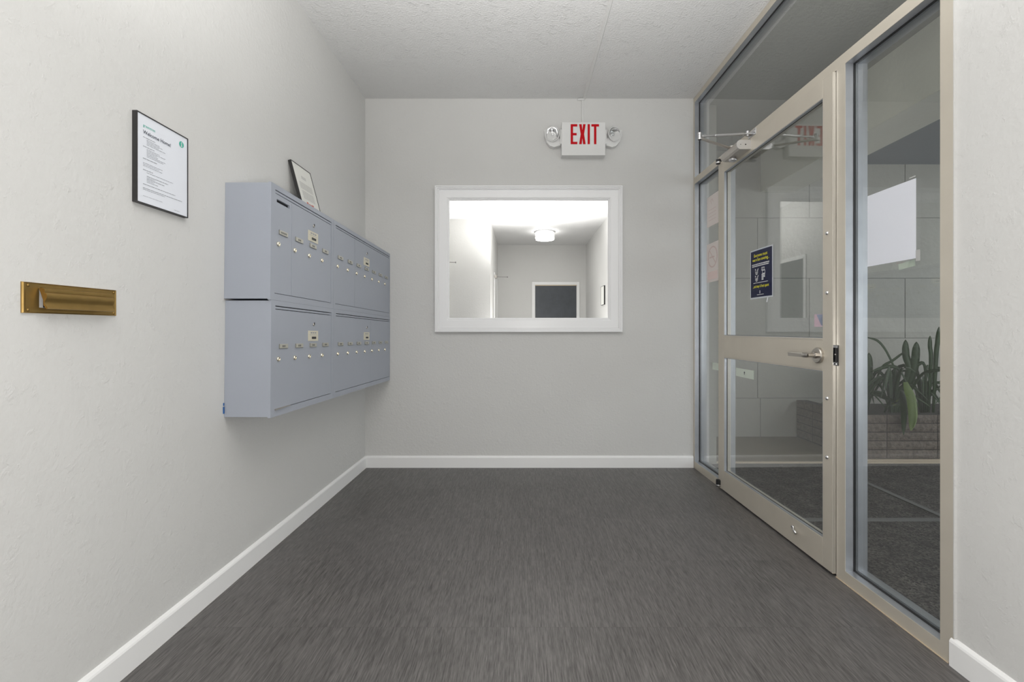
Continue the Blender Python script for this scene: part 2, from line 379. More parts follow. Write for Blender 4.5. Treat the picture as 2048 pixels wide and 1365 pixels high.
# caulk line on the floor along the sill
bm = bmesh.new(); box(bm, (-0.004, YJ1-0.03, 0.0005), (-0.0005, YM1, 0.003)); solo('trim_1', bm, M_STRIP, 'thin tan caulk line on the floor along the near sill', 'trim', FR, kind='structure')
# caulk against near wall
bm = bmesh.new(); box(bm, (-0.0025, YJ0-0.004, 0.09), (0.012, YJ0-0.0005, ZC-0.001)); solo('trim_2', bm, M_WALL, 'painted caulk edge between the jamb and the near wall', 'trim', FR, kind='structure')
bm = bmesh.new(); box(bm, (0.01, YM1, 0.0), (0.085, YA0, 0.006)); solo('trim_3', bm, M_BLACK, 'black strip for the shadow under the glass door', 'trim', FR, kind='structure')  # black strip added as the painted shadow under the door

# ------------------------------------------------------------ the glass door
DX0, DX1 = -0.0135, 0.0305           # proud of the frame face by 13 mm
DY0, DY1, DZ0, DZ1 = 1.912, 2.963, 0.012, 2.100
GY0, GY1 = 1.974, 2.900
t = thing('door_1', 'beige aluminium glass door with mid rail, lever handle and overhead closer', 'door', (0, DY1, DZ0), FR, kind='structure')
def dpart(nm, ya, za, yb, zb):
    bm = bmesh.new(); box(bm, (DX0, ya, za), (DX1, yb, zb), 0.0012); return P(t, nm, bm, M_ALUF)
sl = dpart('lock_stile', DY0, DZ0, GY0, DZ1)
sh = dpart('hinge_stile', GY1, DZ0, DY1, DZ1)
dpart('top_rail', GY0, 2.021, GY1, DZ1); mr = dpart('mid_rail', GY0, 0.850, GY1, 0.990); br = dpart('bottom_rail', GY0, DZ0, GY1, 0.135)
bm = bmesh.new(); box(bm, (DX0+0.001, DY0-0.0012, DZ0+0.004), (DX1-0.001, DY0-0.0001, DZ1-0.002)); P(t, 'edge_strip', bm, M_CHROME, label='bright metal door edge')
for z0, z1 in ((0.990, 2.021), (0.135, 0.850)):
    bm = bmesh.new(); box(bm, (0.006, GY0+0.001, z0+0.001), (0.011, GY1-0.001, z1-0.001)); P(t, 'glass_pane', bm, M_GLASS)
    bm = bmesh.new(); picture_ring(bm, GY0+0.003, GY1-0.003, z0+0.003, z1-0.003, [(0, 0), (0.003, 0), (0.003, 0.018), (0, 0.018)], lambda u, v, h: Vector((DX0+0.0015+h, u, v)))
    P(t, 'glazing_bead', bm, M_ALUI)
    bm = bmesh.new(); picture_ring(bm, GY0+0.004, GY1-0.004, z0+0.004, z1-0.004, [(0, 0), (0.003, 0), (0.003, 0.004), (0, 0.004)], lambda u, v, h: Vector((0.0045+h-0.0015, u, v)))
    P(t, 'gasket', bm, M_BLACK)
# seam lines of the mid rail
for z in (0.984, 0.857):
    bm = bmesh.new(); box(bm, (DX0-0.0006, GY0+0.001, z-0.0008), (DX0+0.001, GY1-0.001, z+0.0008)); SUB(t, mr, 'seam', bm, M_SATIN)
# dome bolts on lock stile
for z in (1.435, 1.183, 0.737, 0.488):
    bm = bmesh.new(); lathe(bm, [(0.0088, 0), (0.0088, 0.0015), (0.0072, 0.005), (0.004, 0.0075), (0, 0.0083)], (DX0, 1.944, z), (-1, 0, 0), 20)
    SUB(t, sl, 'bolt', bm, M_CHROME, smooth=True, label='domed chrome bolt')
# lever handle
HY, HZ = 1.998, 0.916
bm = bmesh.new(); lathe(bm, [(0, 0), (0.034, 0), (0.034, 0.010), (0.031, 0.0135), (0, 0.0135)], (DX0, HY, HZ), (-1, 0, 0), 36)
lathe(bm, [(0.013, 0.013), (0.013, 0.024), (0.0095, 0.026), (0.0095, 0.052)], (DX0, HY, HZ), (-1, 0, 0), 24)
h = auto(P(t, 'door_handle', bm, M_SATIN, label='satin steel lever handle on round rose'))
bm = bmesh.new(); tube(bm, [(DX0-0.050, HY-0.006, HZ), (DX0-0.054, HY+0.006, HZ), (DX0-0.055, HY+0.022, HZ)], [0.0095, 0.0105, 0.0105], 16)
tb = bmesh.new(); box(tb, (-0.0045, 0, -0.0095), (0.0045, 0.105, 0.0095), 0.002); merge(bm, tb, Matrix.Translation((DX0-0.0555, HY+0.018, HZ)) @ Matrix.Rotation(math.radians(2), 4, 'Z'))
SUB(t, h, 'lever', bm, M_SATIN)
# pivots
for z0, z1, n in ((2.092, 2.122, 'top_pivot'), (0.018, 0.062, 'bottom_pivot')):
    bm = bmesh.new(); cyl(bm, (-0.022, YA0-0.006, z0), (-0.022, YA0-0.006, z1), 0.015, seg=20, bev=0.002); box(bm, (-0.020, YA0-0.02, z0+0.004), (-0.001, YA0+0.012, z1-0.004))
    pv = P(t, n, bm, M_BLACK, label='black pivot hinge')
    bm = bmesh.new(); lathe(bm, [(0.0152, 0), (0.0158, 0.0025), (0.0158, 0.007), (0.0152, 0.0095)], (-0.022, YA0-0.006, z0+0.004), (0, 0, 1)); SUB(t, pv, 'washer', bm, M_CHROME, smooth=True)
# little chrome latch on the bottom rail
bm = bmesh.new(); cyl(bm, (DX0, 2.178, 0.092), (DX0-0.008, 2.178, 0.092), 0.008); cyl(bm, (DX0-0.007, 2.178, 0.090), (DX0-0.013, 2.140, 0.079), 0.0045, 0.0062)
SUB(t, br, 'floor_latch', bm, M_CHROME, smooth=True, label='small chrome flip latch')
# overhead closer
cx0, cx1 = DX0-0.078, DX0
poly = [(0, -0.025), (0.060, -0.025), (0.072, -0.018), (0.078, -0.004), (0.078, 0.006), (0.072, 0.018), (0.060, 0.025), (0, 0.025)]
bm = bmesh.new(); prism(bm, poly, 0.200, lambda u, v, h: Vector((DX0-u, 2.575+h, 2.062+v))); cb = P(t, 'door_closer', bm, M_CLOSER, label='long overhead door closer body')
bm = bmesh.new(); prism(bm, [(u*1.03, v*1.04) for u, v in poly], 0.005, lambda u, v, h: Vector((DX0-u, 2.570+h, 2.062+v)))
SUB(t, cb, 'end_cap', bm, M_CLSIL, label='silver end cap with screw holes')
bm = bmesh.new()
for u in (0.030, 0.058): cyl(bm, (DX0-u, 2.5702, 2.062), (DX0-u, 2.5692, 2.062), 0.0038 if u < 0.04 else 0.0022, seg=14)
SUB(t, cb, 'screw_hole', bm, M_BLACK)
bm = bmesh.new(); lathe(bm, [(0, -0.024), (0.016, -0.023), (0.021, -0.018), (0.021, -0.009), (0.015, -0.006), (0.015, 0.004), (0, 0.004)], (DX0-0.040, 2.70, 2.038), (0, 0, 1)); SUB(t, cb, 'pinion_cap', bm, M_CLSIL, smooth=True)
E = Vector((-0.318, 2.53, 2.088))                       # elbow of the arm
bm = bmesh.new(); A = Vector((DX0-0.040, 2.71, 2.092)); cyl(bm, A-Vector((0, 0, 0.006)), A+Vector((0, 0, 0.016)), 0.013)
def bar(bm, p, q, w_, h_):
    d = q-p; L = d.length; tb = bmesh.new(); box(tb, (0, -w_/2, -h_/2), (L, w_/2, h_/2), min(w_, h_)*0.2); merge(bm, tb, Matrix.Translation(p) @ d.to_track_quat('X', 'Z').to_matrix().to_4x4())
bar(bm, A, E+Vector((0, 0, -0.010)), 0.018, 0.008); SUB(t, cb, 'main_arm', bm, M_CLOSER)
bm = bmesh.new(); B = Vector((-0.020, 2.575, 2.124))
cyl(bm, E+Vector((0, 0, -0.018)), E+Vector((0, 0, 0.018)), 0.0085); cyl(bm, E+Vector((0, 0, -0.018)), E+Vector((0, 0, -0.010)), 0.011); cyl(bm, E+Vector((0, 0, 0.010)), E+Vector((0, 0, 0.019)), 0.011)
d = (B-E); cyl(bm, E+d*0.03, E+d*0.38, 0.0052); bar(bm, E+d*0.30, E+d*0.88, 0.016, 0.011); cyl(bm, E+d*0.06, E+d*0.11, 0.009)
bar(bm, E+d*0.86, B, 0.012, 0.006); SUB(t, cb, 'forearm', bm, M_CLSIL)
bm = bmesh.new(); box(bm, (-0.006, 2.535, 2.108), (-0.0005, 2.615, 2.142), 0.001); box(bm, (-0.050, 2.560, 2.116), (-0.003, 2.590, 2.121), 0.001)
cyl(bm, (-0.030, 2.575, 2.110), (-0.030, 2.575, 2.138), 0.008); cyl(bm, (-0.012, 2.545, 2.125), (-0.003, 2.545, 2.125), 0.006); cyl(bm, (-0.012, 2.605, 2.125), (-0.003, 2.605, 2.125), 0.006)
SUB(t, cb, 'arm_bracket', bm, M_CLSIL)

# ------------------------------------------------------------ notices on the glass
GX = 0.0052
mpR = lambda u, v, h: Vector((-h, -u, v))     # text frame: u to the right as read from the room
def sheet(u0, u1, v0, v1, x, bulge=0.0, n=10, mp=None, slant=0.0):
    bm = bmesh.new(); rows = []
    for i in range(n+1):
        f = i/n; u = u0+(u1-u0)*f; off = bulge*math.sin(f*PI)
        rows.append([bm.verts.new(mp(u, v0+slant*f, off)), bm.verts.new(mp(u, (v0+v1)/2+slant*f, off*1.3)), bm.verts.new(mp(u, v1+slant*f, off))])
    for a, b in zip(rows, rows[1:]):
        for k in range(2): bm.faces.new((a[k], b[k], b[k+1], a[k+1]))
    g = bmesh.ops.solidify(bm, geom=bm.faces[:], thickness=0.0003)
    return bm
def placed(x0): return lambda u, v, h: Vector((x0-h, -u, v))
# navy notice on the door
t = thing('notice', 'navy notice with yellow headline taped to the door glass', 'notice', (GX, 2.61, 1.20), FR)
mp = placed(GX)
P(t, 'paper', sheet(-2.612, -2.384, 1.198, 1.470, 0, 0.003, mp=mp), M_WHT)
nv = P(t, 'printed_panel', sheet(-2.605, -2.392, 1.206, 1.463, 0, 0.003, mp=placed(GX-0.0008)), M_NAVY, label='navy printed area')
def onS(u, v, h):      # follow the bulge of the sheet
    f = (u+2.612)/0.228; return Vector((GX-0.0013-0.0039*math.sin(max(0, min(1, f))*PI)-h, -u, v))
uc = -2.498
bm = bmesh.new()
text_bm(bm, 'Everyone must', 0.0235, onS, uc, 1.428, 'CENTER', 0.012, 0.95); text_bm(bm, 'wear a face covering...', 0.0235, onS, uc, 1.405, 'CENTER', 0.012, 0.80)
SUB(t, nv, 'headline', bm, M_YEL, label='yellow headline'); bm = bmesh.new()
text_bm(bm, '...and stay 6 feet apart', 0.0215, onS, uc, 1.258, 'CENTER', 0.012, 0.84)
SUB(t, nv, 'closing_line', bm, M_YEL, label='yellow closing line')
bm = bmesh.new()
def rect(bm, u0, u1, v0, v1, mp, h=0.0003):
    vs = [bm.verts.new(mp(a, b, h)) for a, b in ((u0, v0), (u1, v0), (u1, v1), (u0, v1))]; bm.faces.new(vs)
def stroke(bm, pts, wd, mp, h=0.0003, closed=False):
    P2 = [Vector(p) for p in pts]; 
    if closed: P2.append(P2[0])
    for a, b in zip(P2, P2[1:]):
        d = (b-a).normalized()*wd/2; n = Vector((-d.y, d.x)); a2 = a-d*0.8; b2 = b+d*0.8
        bm.faces.new([bm.verts.new(mp(q.x, q.y, h)) for q in (a2-n, b2-n, b2+n, a2+n)])
def textline(bm, u0, u1, v, hgt, mp, gap=0.004):
    u = u0
    while u < u1:
        L = random.uniform(0.006, 0.016); rect(bm, u, min(u1, u+L), v, v+hgt, mp); u += L+gap*0.45
textline(bm, uc-0.090, uc+0.085, 1.384, 0.0055, onS); textline(bm, uc-0.088, uc+0.080, 1.3745, 0.0055, onS)
textline(bm, uc-0.075, uc+0.072, 1.283, 0.0028, onS)
# four icons: two masked faces, a phone, a list
for fx, fy, k in ((-0.038, 1.346, 0), (-0.038, 1.309, 1)):
    cx, cy = uc+fx, fy; R = 0.0155
    stroke(bm, [(cx+R*math.cos(a)*0.85, cy+R*math.sin(a)) for a in [PI*0.95+PI*1.1*i/12 for i in range(13)]], 0.003, onS)
    stroke(bm, [(cx-0.013, cy+0.003), (cx-0.016, cy+0.016), (cx-0.006, cy+0.010)], 0.003, onS); stroke(bm, [(cx+0.013, cy+0.003), (cx+0.018, cy+0.016), (cx+0.006, cy+0.006), (cx-0.003, cy-0.006)], 0.003, onS)
    stroke(bm, [(cx-0.008, cy-0.002), (cx, cy-0.010), (cx+0.008, cy-0.002)], 0.0028, onS, closed=bool(k))
cx, cy = uc+0.030, 1.346
stroke(bm, [(cx-0.016, cy+0.002), (cx-0.016, cy+0.017), (cx+0.010, cy+0.017), (cx+0.010, cy+0.002)], 0.003, onS, closed=True); stroke(bm, [(cx-0.008, cy+0.006), (cx, cy+0.013)], 0.003, onS)
stroke(bm, [(cx-0.008, cy-0.016), (cx-0.008, cy), (cx+0.016, cy), (cx+0.016, cy-0.016)], 0.003, onS, closed=True)
cy = 1.309
for k in range(5): rect(bm, cx-0.016, cx+(0.016 if k < 3 else 0.002), cy+0.014-k*0.0068, cy+0.0185-k*0.0068, onS)
text_bm(bm, '0', 0.022, onS, uc-0.008, 1.225, 'LEFT', 0.02, 0.9); textline(bm, uc-0.033, uc+0.033, 1.217, 0.0032, onS)
SUB(t, nv, 'print', bm, M_WHT, label='white icons and small print')
# tape strip at the lower corner and folded corner
bm = bmesh.new(); tb = bmesh.new(); box(tb, (-0.0004, -0.004, -0.03), (0.0004, 0.004, 0.0)); merge(bm, tb, Matrix.Translation((GX-0.001, 2.43, 1.202)) @ Matrix.Rotation(math.radians(22), 4, 'X')); P(t, 'tape', bm, M_WHT)
# white letter sheet on the near sidelight
WX = DG-0.0045
t = thing('paper_sheet', 'blank white letter sheet taped on the sidelight nearest the camera', 'paper', (WX, 1.79, 1.27), FR)
P(t, 'sheet', sheet(-1.787, -1.571, 1.272, 1.546, 0, 0.0012, mp=placed(WX)), M_PAPER2)
bm = bmesh.new()
box(bm, (WX-0.0004, 1.555, 1.262), (WX, 1.572, 1.300)); P(t, 'tape', bm, M_INKL); bm = bmesh.new(); box(bm, (WX-0.0004, 1.573, 1.552), (WX, 1.598, 1.556))
P(t, 'tape', bm, M_INKL)
bm = bmesh.new(); tb = bmesh.new(); box(tb, (-0.0003, -0.034, -0.010), (0.0003, 0.034, 0.012)); merge(bm, tb, Matrix.Translation((DG+0.0055, 1.620, 1.255)) @ Matrix.Rotation(math.radians(-6), 4, 'X'))
solo('pale_patch', bm, M_STICKG, 'small pale patch under the white sheet on the near sidelight', 'paper', FR)  # pale tilted patch just behind the pane
# two faded notices on the far sidelight
FX = DG-0.0042
t = thing('faded_notice', 'upper of two faded pinkish notices on the far narrow sidelight', 'notice', (FX, 3.27, 1.75), FR)
P(t, 'sheet', sheet(-3.270, -3.085, 1.748, 1.960, 0, 0.0008, mp=placed(FX)), M_PAPERP)
bm = bmesh.new(); mp = placed(FX-0.0014)
stroke(bm, [(-3.19, 1.90), (-3.205, 1.925), (-3.18, 1.932), (-3.165, 1.91)], 0.004, mp)
for k in range(4): rect(bm, -3.24, -3.12, 1.86-k*0.024, 1.863-k*0.024, mp)
P(t, 'print', bm, M_PINKINK)
t = thing('no_smoking_notice', 'faded no smoking notice, lower of the pair on the far sidelight', 'notice', (FX, 3.27, 1.36), FR)
P(t, 'sheet', sheet(-3.275, -3.075, 1.358, 1.628, 0, 0.0008, mp=placed(FX)), M_PAPERP)
bm = bmesh.new(); cx, cy, R = -3.175, 1.53, 0.070
stroke(bm, [(cx+R*math.cos(2*PI*i/32), cy+R*math.sin(2*PI*i/32)) for i in range(32)], 0.009, mp, closed=True)
stroke(bm, [(cx-0.047, cy+0.047), (cx+0.047, cy-0.047)], 0.008, mp); rect(bm, cx-0.05, cx+0.03, cy-0.006, cy+0.004, mp)
rect(bm, -3.25, -3.10, 1.375, 1.430, mp)
P(t, 'print', bm, M_PINKINK, label='faint barred circle and red band')
# pale plates with a key mark
def small_plate(lbl, y0, y1, z0, z1, x):
    t = thing('glass_sticker', lbl, 'sticker', (x, y1, z0), FR)
    bm = bmesh.new(); box(bm, (x-0.0005, y0, z0), (x, y1, z1)); P(t, 'backing', bm, M_STICKG)
    ym = (y0+y1)/2; zm = (z0+z1)/2; bm = bmesh.new()
    rect(bm, -ym-0.003, -ym+0.003, zm-0.008, zm+0.004, placed(x-0.0006)); cyl(bm, (x-0.0006, ym, zm+0.005), (x-0.0009, ym, zm+0.005), 0.0055, seg=16)
    P(t, 'mark', bm, M_INK)
small_plate('pale rectangular sticker with a dark dot low on the door glass', 2.575, 2.782, 0.747, 0.797, GX)
bm = bmesh.new(); box(bm, (FX-0.0005, 3.012, 0.752), (FX, 3.18, 0.800)); solo('glass_sticker', bm, M_STICKG, 'pale blank sticker on the far narrow sidelight at handle height', 'sticker', FR, (FX, 3.1, 0.752))
# pink sticker by the lock stile
t = thing('pink_sticker', 'small pink and lavender sticker on the door glass above the handle', 'sticker', (0.012, 2.06, 1.04), FR)
bm = bmesh.new(); box(bm, (0.0113, 1.975, 1.040), (0.0118, 2.066, 1.096)); P(t, 'backing', bm, M_PINK)
bm = bmesh.new(); prism(bm, [(-2.050, 1.094), (-1.976, 1.094), (-1.976, 1.042), (-2.02, 1.046)], 0.0002, placed(0.0112)); P(t, 'print', bm, M_LAV)

# ------------------------------------------------------------ framed sheets
def framed(name, lbl, W_, H_, mpf, kind, loc, F, rot=None, group=None):
    t = thing(name, lbl, 'framed notice', loc, F)
    if rot: t.rotation_euler = rot
    T = 0.015
    bm = bmesh.new(); picture_ring(bm, 0.003, W_-0.003, 0.003, H_-0.003, [(0, 0), (0.003, 0), (0.003, T), (0, T)], mpf)
    part('frame', bm, M_FRBLK, t)
    bm = bmesh.new(); a = mpf(0.002, 0.002, 0.001); b = mpf(W_-0.002, H_-0.002, T-0.002); box(bm, a, b); pr = part('paper', bm, M_PAPER if kind == 1 else M_WHT2, t)
    return t, pr, lambda u, v, h: mpf(u, v, T-0.0018+h)
M_WHT2 = mat('off white paper', (0.74, 0.74, 0.70), 0.6)
mpL = lambda u, v, h: Vector((h, u, v))
t, pr, q = framed('framed_notice', 'black framed welcome letter hanging on the left wall', 0.2125, 0.278, mpL, 1, (0, 1.398, 1.418), FL)
bm = bmesh.new(); text_bm(bm, 'Welcome Home!', 0.0162, q, 0.024, 0.218, 'LEFT', 0.012, 0.98); part('heading', bm, M_INK, pr, label='dark bold heading')
bm = bmesh.new(); text_bm(bm, 'greentree', 0.0125, q, 0.024, 0.2395, 'LEFT', 0.004, 0.95)
part('logo', bm, M_TEAL, pr, label='teal lettering'); bm = bmesh.new()
cyl(bm, q(0.183, 0.246, 0), q(0.183, 0.246, 0.0004), 0.0105, seg=28); part('badge', bm, M_TEAL, pr, label='round teal information badge')
bm = bmesh.new(); cyl(bm, q(0.183, 0.2515, 0.0004), q(0.183, 0.2515, 0.0006), 0.0022, seg=12); rect(bm, 0.1812, 0.1848, 0.2392, 0.2478, q, 0.0006); rect(bm, 0.1795, 0.1865, 0.2385, 0.2405, q, 0.0006); rect(bm, 0.1795, 0.184, 0.2460, 0.2480, q, 0.0006); part('badge_letter', bm, M_WHT, pr)
bm = bmesh.new()
for u0, u1, v, hh in [(0.024, 0.072, .2065, .0018), (0.038, 0.088, .2005, .0014), (0.038, 0.100, .196, .0014), (0.038, 0.085, .1915, .0014), (0.038, 0.112, .187, .0014), (0.024, 0.068, .178, .0018),
                  (0.038, 0.088, .172, .0014), (0.038, 0.112, .1675, .0014), (0.038, 0.078, .163, .0014), (0.038, 0.082, .1585, .0014), (0.038, 0.112, .154, .0014), (0.038, 0.104, .1495, .0014),
                  (0.024, 0.078, .1405, .0022), (0.024, 0.100, .127, .0014), (0.024, 0.086, .1225, .0014), (0.024, 0.099, .118, .0014), (0.024, 0.062, .1055, .0020), (0.038, 0.145, .0995, .0014),
                  (0.038, 0.124, .0885, .0018), (0.038, 0.070, .084, .0014), (0.038, 0.108, .0795, .0018), (0.038, 0.066, .075, .0014), (0.038, 0.082, .0705, .0014),
                  (0.024, 0.155, .061, .0018), (0.024, 0.185, .049, .0018), (0.024, 0.110, .0445, .0014), (0.024, 0.10, .0245, .0010), (0.150, 0.175, .012, .0012)]:
    textline(bm, u0, u1, v, hh, q, 0.003)
part('text_lines', bm, M_INKG, pr, label='small grey text lines')

# leaning one on top of the mailboxes
lean = math.radians(15); Hh = 0.278
mpl = lambda u, v, h: Vector((h, u, v))
base = (0.0735, 2.311, 1.6115)
t, pr, q = framed('framed_notice', 'small black framed letter leaning on top of the grey mailboxes', 0.208, Hh, mpl, 2, base, FL)
t.rotation_euler = (0, -lean, FL.a)
bm = bmesh.new()
for k in range(3): textline(bm, 0.075, 0.125, 0.215-k*0.006, 0.003, q, 0.003)
for k in range(6): textline(bm, 0.035, 0.172, 0.176-k*0.0065, 0.0026, q, 0.003)
for k in range(7): textline(bm, 0.040, 0.168, 0.128-k*0.0065, 0.0026, q, 0.003)
part('text_lines', bm, M_INKL, pr)
bm = bmesh.new(); rect(bm, 0.060, 0.076, 0.0600, 0.074, q); rect(bm, 0.118, 0.136, 0.0600, 0.072, q); textline(bm, 0.078, 0.116, 0.064, 0.005, q); part('red_stamp', bm, M_REDINK, pr)

# ------------------------------------------------------------ brass mail slot
t = thing('mail_slot', 'aged brass mail slot with hinged flap set in the left wall', 'mail slot', (0, 1.0896, 1.068), FL)
bm = bmesh.new(); picture_ring(bm, 1.128, 1.318, 1.082, 1.131, [(0, 0), (0.0385, 0), (0.0385, 0.0025), (0.036, 0.005), (0.030, 0.0035), (0, 0.0035)], mpL)
for v in bm.verts:   # narrower top and bottom margins than sides
    if v.co.z > 1.131: v.co.z = 1.131+(v.co.z-1.131)*0.0115/0.0385
    if v.co.z < 1.082: v.co.z = 1.082-(1.082-v.co.z)*0.014/0.0385
    if v.co.y > 1.318: v.co.y = 1.318+(v.co.y-1.318)*0.022/0.0385
P(t, 'plate', bm, M_BRASS)
bm = bmesh.new(); box(bm, (0.0004, 1.140, 1.083), (0.0012, 1.300, 1.131)); P(t, 'opening', bm, M_GREYIN)
prof = [(0.003, 1.129), (0.007, 1.131), (0.0115, 1.129), (0.0125, 1.124), (0.0118, 1.1195), (0.0150, 1.1165), (0.0165, 1.110), (0.0150, 1.103), (0.0125, 1.097), (0.0122, 1.092), (0.0150, 1.086), (0.0175, 1.0795), (0.0150, 1.0785), (0.0105, 1.088), (0.010, 1.100), (0.006, 1.118)]
bm = bmesh.new(); prof = [(x*1.55, z) for x, z in prof]; A = [bm.verts.new((x, 1.126, z)) for x, z in prof]; B = [bm.verts.new((x, 1.312, z)) for x, z in prof]
for i in range(len(prof)): j = (i+1) % len(prof); bm.faces.new((A[i], A[j], B[j], B[i]))
bm.faces.new(A); bm.faces.new(B[::-1]); auto(P(t, 'flap', bm, M_BRASS, label='brass flap with two rolled ribs'), 50)
for y in (1.103, 1.332):
    for z in (1.0755, 1.1350):
        bm = bmesh.new(); lathe(bm, [(0.0035, 0), (0.0035, 0.001), (0.002, 0.0022), (0, 0.0026)], (0.0033, y, z), (1, 0, 0), 14); P(t, 'screw', bm, M_BRASS, smooth=True)

# ------------------------------------------------------------ mailboxes
XF = 0.185
TILT = -0.0165
def mailbox(lbl, y0, y1, z0, n, seam_after, first_slot, yopen0, yopen1, Hbox=0.4705):
    """z0 = height of the unit's underside at y=1.822"""
    t = thing('mailbox_unit', lbl, 'mailbox', (0, y0, z0+(y0-1.822)*TILT), FL, 'four grey wall mailbox units', tilt=TILT)
    o = Vector((0, y0, z0)); zt = Hbox
    def pp(nm, bm, mt, par=None, **k): return part(nm, bm, mt, par or t, **k)
    bm = bmesh.new(); box(bm, (0.0005, 0.001, 0.0045), (XF-0.011, y1-y0-0.001, zt-0.0035)); body = pp('body', bm, M_GREY)
    # trim frame, hollow in front of the doors
    a, b = yopen0-y0, yopen1-y0; zb, ztop = 0.0275, zt-0.0215
    bm = bmesh.new()
    box(bm, (XF-0.011, 0.0005, 0.0005), (XF, a, zt-0.0005)); box(bm, (XF-0.011, b, 0.0005), (XF, y1-y0-0.0005, zt-0.0005))
    box(bm, (XF-0.011, a, 0.0005), (XF, b, zb)); box(bm, (XF-0.011, a, ztop), (XF, b, zt-0.0005))
    pp('trim_frame', bm, M_GREY, label='flat grey surround')
    bm = bmesh.new(); box(bm, (XF-0.0108, a, zb), (XF-0.0098, b, ztop)); pp('backing', bm, M_GREYIN)
    # hood strip over the doors
    bm = bmesh.new(); box(bm, (XF-0.0095, a+0.0012, ztop-0.0125), (XF-0.0015, b-0.0012, ztop-0.0038)); pp('hood_strip', bm, M_GREY)
    dz0, dz1 = zb+0.0025, ztop-0.0155; wd = (b-a)/n
    for i in range(n):
        s0 = a+i*wd+(0.0009 if i in seam_after or i == 0 else 0.0); s1 = a+(i+1)*wd-(0.0009 if (i+1) in seam_after or i == n-1 else 0.0)
        bm = bmesh.new()
        if first_slot and i == 0:       # door with an outgoing-mail slot
            u0, u1, v0, v1 = a+0.0135, a+0.115, 0.4015, 0.4145
            box(bm, (XF-0.0095, s0, dz0), (XF-0.0015, s1, v0)); box(bm, (XF-0.0095, s0, v1), (XF-0.0015, s1, dz1))
            box(bm, (XF-0.0095, s0, v0), (XF-0.0015, u0, v1)); box(bm, (XF-0.0095, u1, v0), (XF-0.0015, s1, v1))
        else: box(bm, (XF-0.0095, s0, dz0), (XF-0.0015, s1, dz1))
        dr = pp('compartment_door', bm, M_GREY)
        if first_slot and i == 0: dr['label'] = 'door with a black outgoing mail slot'
        yl = a+i*wd+0.0245; zl = 0.2315
        bm = bmesh.new(); lathe(bm, [(0.0098, 0), (0.0098, 0.0045), (0.0086, 0.0062), (0.0060, 0.0064), (0.0060, 0.0048), (0, 0.0048)], (XF-0.0015, yl, zl), (1, 0, 0), 20); lk = auto(pp('lock', bm, M_LOCK, dr))
        bm = bmesh.new(); box(bm, (XF+0.0030, yl-0.0009, zl-0.0035), (XF+0.0036, yl+0.0009, zl+0.0035)); 
        me = None
        # (keyway kept in the lock's own mesh colour range)
        pb = bm; mk = bmesh.new(); mk.from_mesh(lk.data); tm = bpy.data.meshes.new('x'); pb.to_mesh(tm); pb.free(); nf = len(mk.faces); mk.from_mesh(tm); bpy.data.meshes.remove(tm)
        lk.data.materials.append(M_BLACK)
        mk.faces.ensure_lookup_table()
        for f in mk.faces[nf:]: f.material_index = 1
        mk.to_mesh(lk.data); mk.free()
        yp0, yp1 = a+i*wd+0.031, a+i*wd+0.098; zp = 0.275 
        bm = bmesh.new(); box(bm, (XF-0.0016, yp0, zp), (XF+0.0022, yp1, zp+0.0175), 0.0008); 
        np_ = pp('number_plate', bm, M_PLATE, dr)
        mk = bmesh.new(); mk.from_mesh(np_.data); nf = len(mk.faces)
        nmk = 6 if (first_slot and i == 0) else 3
        w0 = (yp1-yp0)*(0.14 if nmk == 6 else 0.30); st_ = ((yp1-yp0)-2*w0)/nmk
        for k in range(nmk):
            y_ = yp0+w0+k*st_; box(mk, (XF+0.0022, y_+0.001, zp+0.0045), (XF+0.0024, y_+st_-0.0015, zp+0.0125))
        box(mk, (XF+0.0010, yp0-0.0012, zp-0.0008), (XF+0.0024, yp0, zp+0.0180)); box(mk, (XF+0.0010, yp0, zp-0.0012), (XF+0.0024, yp1, zp))  # dark left and bottom edges, shade put into the plate's colour
        np_.data.materials.append(M_INKSHADE)
        mk.faces.ensure_lookup_table()
        for f in mk.faces[nf:]: f.material_index = 1
        mk.to_mesh(np_.data); mk.free()
    # master label and keyhole
    ym0 = a+3*wd-0.118+(0.0 if n == 4 else 0.128); ym0 = (2.136 if n == 4 else 2.869)-y0
    bm = bmesh.new(); box(bm, (XF-0.0016, ym0, 0.303), (XF+0.0006, ym0+0.100, 0.3515)); lb = pp('label_plate', bm, M_LABEL, label='cream plate with a black button')
    bm = bmesh.new(); box(bm, (XF+0.0006, ym0+0.034, 0.3125), (XF+0.0022, ym0+0.076, 0.3235), 0.0006); pp('button', bm, M_BLACK, lb)
    bm = bmesh.new()
    for k in range(3): box(bm, (XF+0.0006, ym0+0.022+k*0.021, 0.3385), (XF+0.0008, ym0+0.037+k*0.021, 0.3445))
    box(bm, (XF+0.0006, ym0+0.012, 0.3315), (XF+0.0008, ym0+0.088, 0.3328)); pp('lettering', bm, M_INKG, lb)
    bm = bmesh.new(); lathe(bm, [(0.0068, 0), (0.0068, 0.003), (0.005, 0.0042), (0, 0.0042)], (XF-0.0016, ym0+0.055, 0.381), (1, 0, 0), 18); kl = pp('master_lock', bm, M_SATIN, smooth=True)
    bm = bmesh.new(); box(bm, (XF+0.0026, ym0+0.051, 0.380), (XF+0.0034, ym0+0.059, 0.391)); pp('keyhole', bm, M_BLACK, kl)
    return t, a, b, zb
M_INKSHADE = mat('number ink and edge shade', (0.12, 0.12, 0.11), 0.5)
ZM, ZL = 1.1465, 0.6765
mailbox('grey four door mailbox unit, upper one nearest the camera, with black slot', 1.822, 2.416, ZM, 4, (1,), True, 1.853, 2.388)
mailbox('grey seven door mailbox unit, upper one touching the end wall', 2.416, 3.421, ZM, 7, (2,), False, 2.444, 3.408)
